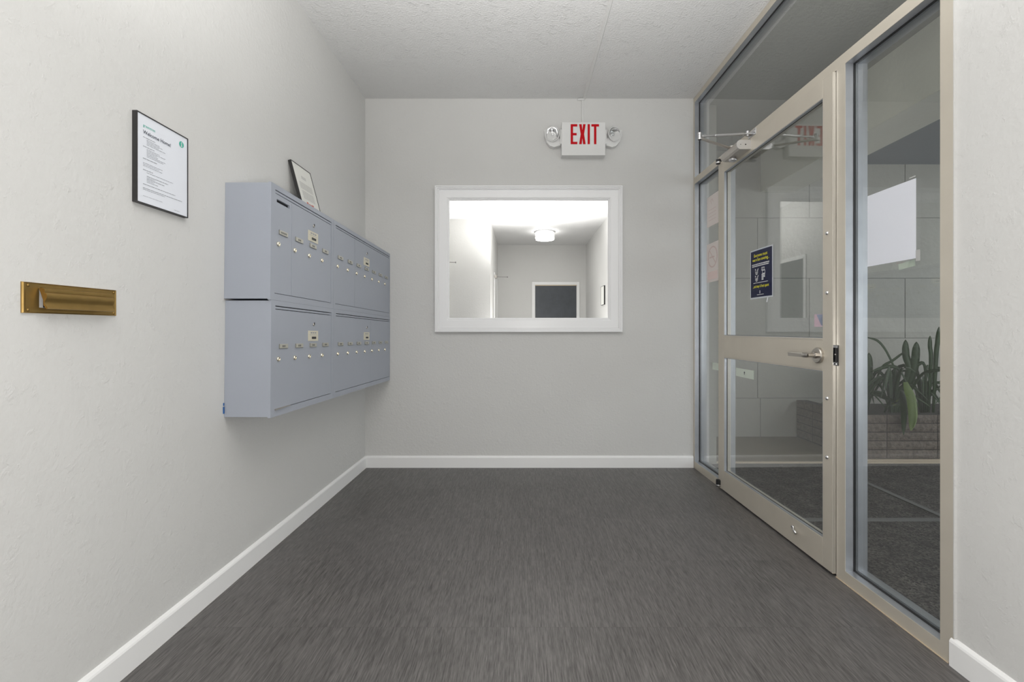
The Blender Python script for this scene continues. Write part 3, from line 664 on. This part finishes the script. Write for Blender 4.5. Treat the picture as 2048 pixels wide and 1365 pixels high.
t4, a4, b4, zb4 = mailbox('grey four door mailbox unit, lower one nearest the camera', 1.822, 2.416, ZL, 4, (), False, 1.853, 2.388)
mailbox('grey seven door mailbox unit, lower one touching the end wall', 2.416, 3.421, ZL, 7, (4,), False, 2.444, 3.408)
bm = bmesh.new(); poly = [(a4, zb4-0.001), (a4+0.12, zb4+0.001), (a4+0.12, zb4+0.0035), (a4, zb4+0.004)]
A = [bm.verts.new((XF-0.002, u, v)) for u, v in poly]; B = [bm.verts.new((XF+(0.007 if i in (0, 3) else 0.003), u, v)) for i, (u, v) in enumerate(poly)]
bm.faces.new(A); bm.faces.new(B)
for i in range(4): bm.faces.new((A[i], A[(i+1) % 4], B[(i+1) % 4], B[i]))
part('bent_lip', bm, M_SATIN, t4, label='bent bright lower door edge')
bm = bmesh.new(); box(bm, (0.0004, 1.8165, 0.695), (0.004, 1.8215, 0.722)); box(bm, (0.0004, 1.8175, 0.726), (0.003, 1.8215, 0.737)); solo('blue_smear', bm, M_GLUE, 'tiny blue smear on the wall at the lower mailbox corner', 'stain', FL, (0, 1.819, 0.695))

# ------------------------------------------------------------ mirror
t = thing('mirror', 'wide mirror in a moulded white frame on the end wall', 'mirror', (0.057, YB, 1.0105))
u0, u1, v0, v1 = -0.532, 0.645, 1.114, 1.986
mpB = lambda u, v, h: Vector((u, YB-0.0005-h, v))
prof = [(0, 0.0), (0, 0.010), (0.006, 0.014), (0.010, 0.014), (0.0105, 0.011), (0.0125, 0.011), (0.013, 0.017), (0.018, 0.0175), (0.019, 0.0205), (0.074, 0.0205), (0.0745, 0.0165), (0.0772, 0.0165), (0.078, 0.0235), (0.084, 0.024), (0.0845, 0.0205), (0.0868, 0.0205), (0.0875, 0.0275), (0.0935, 0.028), (0.094, 0.0245), (0.0963, 0.0245), (0.097, 0.031), (0.104, 0.031), (0.104, 0.0)]
bm = bmesh.new(); picture_ring(bm, u0, u1, v0, v1, prof, mpB); P(t, 'mirror_frame', bm, M_MFRAME)
bm = bmesh.new(); box(bm, (u0-0.002, YB-0.006, v0-0.002), (u1+0.002, YB-0.001, v1+0.002)); P(t, 'mirror_glass', bm, M_MIRROR)
MIRY = YB-0.006

# ------------------------------------------------------------ exit sign
EX0, EX1, EZ0, EZ1, EY = 0.2967, 0.6165, 2.300, 2.543, YB-0.067
t = thing('exit_sign', 'white exit sign with red letters and two emergency lamp heads', 'exit sign', (0.456, YB, EZ0))
bm = bmesh.new(); box(bm, (EX0, EY, EZ0), (EX1, YB-0.0005, EZ1), 0.003); P(t, 'housing', bm, M_EXITB)
sc = 274.0
def ex(px): return (px-1042)/sc
def ez(py): return CZ+(659-py)/sc
bm = bmesh.new(); mpE = lambda u, v, h: Vector((u, EY-h, v))
w_ = 0.0172; T0, T1 = ez(288.6), ez(248.6)
def pr4(pts): prism(bm, pts, 0.0012, mpE)
a, b = ex(1141.3), ex(1154.7); 
pr4([(a, T0), (a+w_, T0), (a+w_, T1), (a, T1)]); pr4([(a+w_, T0), (b, T0), (b, T0+w_), (a+w_, T0+w_)]); pr4([(a+w_, T1-w_), (b, T1-w_), (b, T1), (a+w_, T1)])
zm = (T0+T1)/2; pr4([(a+w_, zm-w_/2), (b-0.005, zm-w_/2), (b-0.005, zm+w_/2), (a+w_, zm+w_/2)])
a, b = ex(1158.2), ex(1171.3); k = 0.019; c = (a+b)/2
pr4([(a, T0), (a+k, T0), (c, zm-0.030), (b-k, T0), (b, T0), (c+0.0125, zm), (b, T1), (b-k, T1), (c, zm+0.030), (a+k, T1), (a, T1), (c-0.0125, zm)])
a, b = ex(1175.2), ex(1179.8); pr4([(a, T0), (b, T0), (b, T1), (a, T1)])
a, b = ex(1182.7), ex(1198.0); c = (a+b)/2; pr4([(c-w_/2, T0), (c+w_/2, T0), (c+w_/2, T1-w_), (b, T1-w_), (b, T1), (a, T1), (a, T1-w_), (c-w_/2, T1-w_)])
P(t, 'letters', bm, M_RED, label='red EXIT letters')
for sgn, cx_, aim in ((-1, EX0, (-0.10, -1, -0.10)), (1, EX1, (0.42, -1, -0.12))):
    hc = Vector((cx_+sgn*0.066, YB-0.052, ez(267)))
    bm = bmesh.new(); box(bm, (cx_ if sgn > 0 else cx_-0.010, YB-0.058, ez(287)), (cx_+0.010 if sgn > 0 else cx_, YB-0.006, ez(258)), 0.001)
    pl = [(0.0, ez(288)), (0.045, ez(291.5)), (0.075, ez(289)), (0.100, ez(281)), (0.116, ez(269)), (0.118, ez(258)), (0.106, ez(256)), (0.066, ez(262)), (0.02, ez(272)), (0, ez(276))]
    prism(bm, [(cx_+sgn*(0.008+u), v) for u, v in pl], 0.040, lambda u, v, h: Vector((u, YB-0.002-h, v)))
    hd = P(t, 'lamp_head', bm, M_EXITB)
    ax = Vector(aim).normalized()
    bm = bmesh.new(); lathe(bm, [(0.030, -0.034), (0.046, -0.016), (0.052, 0.004), (0.054, 0.012), (0.049, 0.013), (0.047, 0.008)], hc, ax, 36); SUB(t, hd, 'lamp_rim', bm, M_EXITB, smooth=True)
    bm = bmesh.new(); lathe(bm, [(0.047, 0.009), (0.042, -0.004), (0.028, -0.017), (0.012, -0.023), (0.011, -0.008), (0.006, -0.003), (0, -0.002)], hc, ax, 36); SUB(t, hd, 'reflector', bm, M_CHROME, smooth=True)
    bm = bmesh.new(); lathe(bm, [(0.048, 0.010), (0.046, 0.015), (0.036, 0.019), (0.034, 0.0165), (0.020, 0.0215), (0.018, 0.0185), (0, 0.022)], hc, ax, 36); SUB(t, hd, 'lens', bm, M_LENS, smooth=True)

# raceway on ceiling and wall
bm = bmesh.new()
prism(bm, [(0.457, ZC), (0.462, ZC-0.008), (0.476, ZC-0.008), (0.481, ZC)], 3.30, lambda u, v, h: Vector((u, YB-0.0005-h, v-0.0003)))
prism(bm, [(0.449, 0), (0.451, 0.009), (0.464, 0.009), (0.466, 0)], ZC-EZ1-0.003, lambda u, v, h: Vector((u, YB-0.0005-v, EZ1+0.001+h)))
cyl(bm, (0.42, YB-0.008, ZC-0.010), (0.472, YB-0.008, ZC-0.008), 0.008, seg=12)
solo('cable_raceway', bm, M_CABLE, 'thin painted raceway running along the ceiling down to the exit sign', 'raceway', W0, (0.46, YB, EZ1))

# ------------------------------------------------------------ ceiling lamps
def drum_lamp(lbl, x, y, mt, R=0.165, H=0.115, crystals=True):
    t = thing('ceiling_lamp', lbl, 'ceiling lamp', (x, y, ZC))
    bm = bmesh.new(); lathe(bm, [(0, 0), (R+0.018, 0), (R+0.018, -0.012), (R+0.006, -0.020), (0, -0.020)], (x, y, ZC-0.0005), (0, 0, 1), 48); auto(P(t, 'canopy', bm, M_CLSIL, label='silver ceiling plate'))
    bm = bmesh.new(); lathe(bm, [(R, -0.020), (R, -0.020-H)], (x, y, ZC), (0, 0, 1), 48)
    lathe(bm, [(R-0.002, -0.020-H), (R*0.8, -0.030-H), (R*0.4, -0.037-H), (0, -0.040-H)], (x, y, ZC), (0, 0, 1), 48); sh_ = P(t, 'shade', bm, mt, smooth=True, label='glowing white drum')
    bm = bmesh.new(); lathe(bm, [(R-0.002, -0.020-H), (R+0.006, -0.018-H), (R+0.006, -0.025-H), (R-0.002, -0.026-H)], (x, y, ZC), (0, 0, 1), 48); P(t, 'rim', bm, M_CHROME, smooth=True)
    if crystals:
        bm = bmesh.new()
        for k in range(14):
            for s in (1, -1):
                a0 = 2*PI*k/14; a1 = a0+s*2*PI/14
                pts = [(x+(R+0.003)*math.cos(a0+(a1-a0)*f), y+(R+0.003)*math.sin(a0+(a1-a0)*f), ZC-0.022-(H-0.004)*f) for f in (0, .25, .5, .75, 1)]
                tube(bm, pts, 0.0026, 5)
        P(t, 'lattice', bm, M_SATIN, label='thin crossing chrome wires')
        for k in range(14):
            for rr in (0, 1):
                a0 = 2*PI*(k+rr*0.5)/14; z = ZC-0.022-(H-0.004)*(0.5 if rr else 0.96)
                bm = bmesh.new(); c0 = (x+(R+0.004)*math.cos(a0), y+(R+0.004)*math.sin(a0), z); lathe(bm, [(0, 0), (0.007, 0.001), (0.005, 0.006), (0, 0.009)], c0, (math.cos(a0), math.sin(a0), 0), 8); P(t, 'crystal', bm, M_LENS)
    return t
drum_lamp('round drum ceiling lamp of the hallway, seen in the mirror', 0.42, -1.26, M_LAMP2)

# ------------------------------------------------------------ hallway door seen in the mirror
t = thing('door_2', 'charcoal door in white casing at the hallway end, seen in the mirror', 'door', (0.71, -2.55, 0), kind='structure')
bm = bmesh.new()
for a, b in (((0.224, 0), (0.285, 1.995)), ((1.135, 0), (1.196, 1.995)), ((0.285, 1.935), (1.135, 1.995))): box(bm, (a[0], -2.549, a[1]), (b[0], -2.532, b[1]), 0.002)
P(t, 'casing', bm, M_BASE)
bm = bmesh.new(); box(bm, (0.292, -2.5485, 0.005), (1.128, -2.541, 1.915)); P(t, 'slab', bm, M_DOORD)
bm = bmesh.new(); box(bm, (0.2855, -2.549, 1.916), (1.1345, -2.536, 1.9345)); P(t, 'head_jamb', bm, M_STRIP)
M_ARMD = mat('dull grey arm', (0.20, 0.19, 0.18), 0.6)
def side_door(name, lbl, x, sgn, y0, y1, F, zt=1.98, arm_y=None, arm_len=0.22, az=1.97, slab=M_DOORW, cl=0.16):
    t = thing(name, lbl, 'door', (x, (y0+y1)/2, 0), F, kind='structure')
    bm = bmesh.new()
    for a, b in (((y0-0.05, 0), (y0, zt+0.05)), ((y1, 0), (y1+0.05, zt+0.05)), ((y0, zt), (y1, zt+0.05))): box(bm, (x+sgn*0.001, a[0], a[1]), (x+sgn*0.014, b[0], b[1]), 0.002)
    P(t, 'casing', bm, M_BASE)
    bm = bmesh.new(); box(bm, (x+sgn*0.001, y0+0.003, 0.006), (x+sgn*0.008, y1-0.003, zt-0.003)); P(t, 'slab', bm, slab)
    bm = bmesh.new(); box(bm, (x+sgn*0.008, arm_y-0.02, az-0.02), (x+sgn*0.05, arm_y+cl, az+0.02), 0.003); c_ = P(t, 'door_closer', bm, M_CLOSER)
    bm = bmesh.new(); e = Vector((x+sgn*arm_len, arm_y+0.03, az+0.004)); bar(bm, Vector((x+sgn*0.03, arm_y+0.03, az+0.008)), e, 0.014, 0.007); cyl(bm, e-Vector((0, 0, 0.010)), e+Vector((0, 0, 0.010)), 0.008); SUB(t, c_, 'closer_arm', bm, M_ARMD)
side_door('door_3', 'white hallway door with closer arm, seen edge-on in the mirror', -0.475, 1, -2.15, -1.30, W0, arm_y=-1.38, arm_len=0.235, az=1.955)
side_door('door_4', 'dark door in white casing on the left wall beside the camera, closer arm seen in the mirror', 0, 1, -0.12, 0.925, FL, zt=1.955, arm_y=-0.03, arm_len=0.225, az=2.02, slab=M_DOORD, cl=0.34)
# picture frame on the near right wall (mirror)
t = thing('wall_frame', 'thin dark edged frame on the right wall, seen at the mirror edge', 'picture frame', (1.323, -0.53, 1.42))
bm = bmesh.new(); picture_ring(bm, -0.66, -0.385, 1.423, 1.715, [(0, 0), (0.004, 0), (0.004, 0.022), (0, 0.022)], lambda u, v, h: Vector((1.3225-h, u, v))); P(t, 'frame', bm, M_FRBLK)
bm = bmesh.new(); box(bm, (1.303, -0.66, 1.423), (1.3215, -0.385, 1.715)); P(t, 'sheet', bm, M_WHT2)

# ------------------------------------------------------------ outside, seen through the glass
YW = 4.42
struct('floor_outside', (1.345, -5.0, -0.12), (7.0, 3.56, -0.006), M_PAVE, 'dark pebble paving outside the glass', 'paving')
struct('floor_outside_strip', (1.345, 3.56, -0.12), (7.0, YW, -0.004), M_TAN, 'tan concrete strip along the outside wall', 'paving')
bm = bmesh.new(); box(bm, (1.44, 3.545, -0.006), (7.0, 3.575, 0.002)); box(bm, (2.62, 3.585, -0.004), (7, 3.629, 0.006)); solo('trim_4', bm, M_STRIP, 'pale tan kerb line on the paving in front of the planter', 'kerb', kind='structure')
bm = bmesh.new(); box(bm, (2.31, -1.5, -0.006), (2.345, 3.54, -0.003)); box(bm, (1.44, 2.475, -0.006), (7, 2.515, -0.0028)); box(bm, (4.3, -1.5, -0.006), (4.335, 3.54, -0.003)); box(bm, (1.44, 0.3, -0.006), (7, 0.34, -0.0028))
solo('trim_5', bm, M_PAVEJ, 'pale joints dividing the outside paving', 'paving joint', kind='structure')
# panel wall built of slabs with real joints
bm = bmesh.new()
rows = [(-0.0, 0.363, 1.38), (0.369, 0.940, 1.353), (0.946, 1.516, 1.850), (1.522, 2.097, 1.353), (2.103, 2.745, 1.85)]
for k, (z0, z1, xs) in enumerate(rows):
    x = xs-0.92
    while x < 6.9:
        a, b = max(x+0.003, 1.40), min(x+0.917, 7.0)
        if b > a: box(bm, (a, YW, (z0 if z0 > 0 else -0.05)), (b, YW+0.06, z1), 0.002)
        x += 0.92
solo('wall_outside', bm, M_OUTW, 'grey wall of large panels beyond the glass', 'wall', kind='structure')
struct('trim_6', (1.40, YW+0.004, -0.12), (7.0, YW+0.08, 2.85), M_OUTJ, 'darker joint backing of the panel wall', 'wall')
struct('wall_outside_left', (1.401, 3.53, -0.05), (1.50, YW, 2.80), M_OUTW, 'short outside wall beyond the far jamb', 'wall')
struct('ceiling_outside', (1.44, -5.0, 2.752), (2.30, YW, 2.85), M_OUTC, 'grey porch ceiling above the glass front', 'ceiling')
struct('ceiling_outside_soffit', (2.62, -5.0, 2.615), (4.6, YW, 2.75), M_OUTC2, 'blue grey soffit beyond the porch beam', 'ceiling')
struct('trim_7', (2.30, -5.0, 2.345), (2.62, YW-0.005, 2.85), M_BEAM, 'beige porch beam parallel to the glass front', 'beam')

# planter with stacked split-face stone
PX0, PX1, PY0, PY1 = 2.642, 6.4, 3.64, YW-0.01
t = thing('planter', 'low split-face stone planter against the outside wall', 'planter', (PX0, PY0, 0))
def rough_block(bm, x0, x1, z0, z1, y, face='front', amp=0.016):
    nx = max(3, int((x1-x0)/0.022)); nz = 3; g = []
    for i in range(nx+1):
        col = []
        for j in range(nz+1):
            u = x0+(x1-x0)*i/nx; v = z0+(z1-z0)*j/nz
            edge = (i in (0, nx) or j in (0, nz)); d = 0.004 if edge else 0.008+amp*abs(noise.noise(Vector((u*35, v*40, y*3))))
            col.append(bm.verts.new((u, y-d, v) if face == 'front' else (y-d, u, v)))
        g.append(col)
    for i in range(nx):
        for j in range(nz): bm.faces.new((g[i][j], g[i+1][j], g[i+1][j+1], g[i][j+1]))
bm = bmesh.new(); box(bm, (PX0+0.002, PY0+0.002, 0), (PX1, PY0+0.10, 0.350)); box(bm, (PX0+0.002, PY0+0.10, 0), (PX0+0.10, PY1, 0.350)); P(t, 'core', bm, M_SOIL)
bm = bmesh.new(); zs = [0.006+0.0695*k for k in range(6)]
for k in range(5):
    x = 2.896-0.4
    while x < PX1:
        rough_block(bm, max(x+0.003, PX0), min(x+0.397, PX1), zs[k]+0.003, zs[k+1]-0.003, PY0+0.004); x += 0.40
    y = PY0
    while y < PY1-0.05:
        rough_block(bm, y+0.003, min(y+0.26, PY1), zs[k]+0.003, zs[k+1]-0.003, PX0+0.004, 'side'); y += 0.263
me = P(t, 'stone_face', bm, M_STONE)
bm = bmesh.new(); box(bm, (PX0+0.10, PY0+0.10, 0), (PX1, PY1, 0.315)); P(t, 'soil', bm, M_SOIL)

# strap-leaved plants
def strap(bm, pts, wd, fold=0.25):
    pts = [Vector(p) for p in pts]; n = 14; cr = []
    for i in range(n+1):       # Catmull-Rom
        f = i/n*(len(pts)-1); k = min(int(f), len(pts)-2); s = f-k
        p0, p1, p2, p3 = pts[max(k-1, 0)], pts[k], pts[k+1], pts[min(k+2, len(pts)-1)]
        cr.append(0.5*((2*p1)+(p2-p0)*s+(2*p0-5*p1+4*p2-p3)*s*s+(3*p1-p0-3*p2+p3)*s**3))
    vd = Vector((0.15, -1, 0.1)).normalized(); rows = []
    for i, p in enumerate(cr):
        d = (cr[min(i+1, n)]-cr[max(i-1, 0)]).normalized(); sd = d.cross(vd)
        if sd.length < 0.2: sd = d.cross(Vector((1, 0, 0)))
        sd.normalize(); nn = sd.cross(d).normalized(); f = i/n
        hw = wd/2*(0.55+0.45*min(1, f*3))*(1-max(0, (f-0.72)/0.28)**2.2*0.93)
        rows.append([bm.verts.new(p+sd*hw), bm.verts.new(p+nn*hw*fold), bm.verts.new(p-sd*hw)])
    fs = []
    for a, b in zip(rows, rows[1:]):
        for k in range(2): fs.append(bm.faces.new((a[k], b[k], b[k+1], a[k+1])))
    bmesh.ops.solidify(bm, geom=fs, thickness=0.0018)
def at(px, py, Y): return ((px-1042)/FPX*Y, Y, CZ+(659-py)/FPX*Y)
def plant(lbl, cx, cy, seed, nleaf, custom, mt_c=None):
    rnd = random.Random(seed); t = thing('strap_leaf_plant', lbl, 'plant', (cx, cy, 0.315), group='strap leaved plants in the stone planter')
    bm = bmesh.new()
    for k in range(nleaf):
        a = 2*PI*k/nleaf+rnd.uniform(-0.3, 0.3); L = rnd.uniform(0.20, 0.36); up = rnd.uniform(0.16, 0.40)
        dx, dy = math.cos(a), math.sin(a)*0.55
        e = Vector((cx+dx*L, min(cy+dy*L, YW-0.04), 0.32+up-rnd.uniform(0.02, 0.22)))
        m1 = Vector((cx+dx*L*0.45, min(cy+dy*L*0.45, YW-0.05), 0.32+up))
        if e.z < 0.37 and e.y > PY0-0.03: e.z = 0.39
        strap(bm, [(cx+dx*0.02, cy+dy*0.02, 0.31), m1*0.45+Vector((cx, cy, 0.33))*0.55+Vector((0, 0, 0.06)), m1, e], rnd.uniform(0.016, 0.034))
    for pts, wd in custom: strap(bm, pts, wd)
    P(t, 'leaves', bm, M_LEAF, smooth=True)
    return t
Y0 = 3.86
t = plant('strap leaved plant in the middle of the planter with a drooping leaf', 3.12, Y0, 3, 16, [
    ([(3.14, Y0, 0.33), at(1818, 745, Y0), at(1812, 712, Y0), at(1811, 680, Y0)], 0.075),
    ([(3.17, Y0, 0.33), at(1826, 745, Y0), at(1831, 715, Y0), at(1833, 684, Y0)], 0.085),
    ([(3.08, Y0, 0.33), at(1792, 757, Y0), at(1779, 715, Y0), at(1758, 684, Y0), at(1733, 675, Y0)], 0.022),
    ([(3.18, Y0, 0.35), at(1838, 756, 3.80), at(1860, 743, 3.74), at(1885, 741, 3.7)], 0.03),
    ([(3.05, Y0, 0.33), at(1800, 750, 3.82), at(1780, 733, 3.8), at(1740, 745, 3.78)], 0.03)])
bm = bmesh.new(); strap(bm, [(3.10, 3.83, 0.40), at(1810, 790, 3.72), at(1812, 773, 3.64), at(1822, 795, 3.575), at(1826, 835, 3.565), at(1822, 862, 3.57)], 0.088, 0.5)
P(t, 'drooping_leaf', bm, M_LEAFY, smooth=True, label='yellow green leaf hanging over the planter front')
bm = bmesh.new(); strap(bm, [(3.08, 3.83, 0.40), at(1800, 800, 3.72), at(1804, 788, 3.64), at(1808, 820, 3.59), at(1807, 871, 3.59)], 0.065, 0.5)
P(t, 'drooping_leaf', bm, M_LEAF, smooth=True)
plant('broad strap leaved plant at the left end of the planter', 2.88, Y0+0.02, 5, 14, [
    ([(2.88, Y0, 0.33), at(1738, 775, Y0), at(1737, 740, Y0), at(1738, 706, Y0)], 0.085),
    ([(2.90, Y0, 0.33), at(1760, 742, Y0), at(1785, 722, Y0), at(1812, 702, Y0)], 0.022)])
plant('strap leaved plant at the right of the sidelight view with two tall leaves', 3.42, Y0+0.05, 11, 16, [
    ([(3.42, Y0, 0.33), at(1862, 720, Y0), at(1860, 695, Y0), at(1860, 672, Y0)], 0.045),
    ([(3.46, Y0, 0.33), at(1872, 715, Y0), at(1875, 685, Y0), at(1878, 654, Y0)], 0.05),
    ([(3.40, Y0, 0.33), at(1850, 735, Y0), at(1835, 730, Y0), at(1822, 742, Y0)], 0.03)])
plant('strap leaved plant half hidden behind the door stile', 3.78, Y0+0.03, 17, 14, [])
for o in bpy.data.objects:
    if '_l' in o: del o['_l']
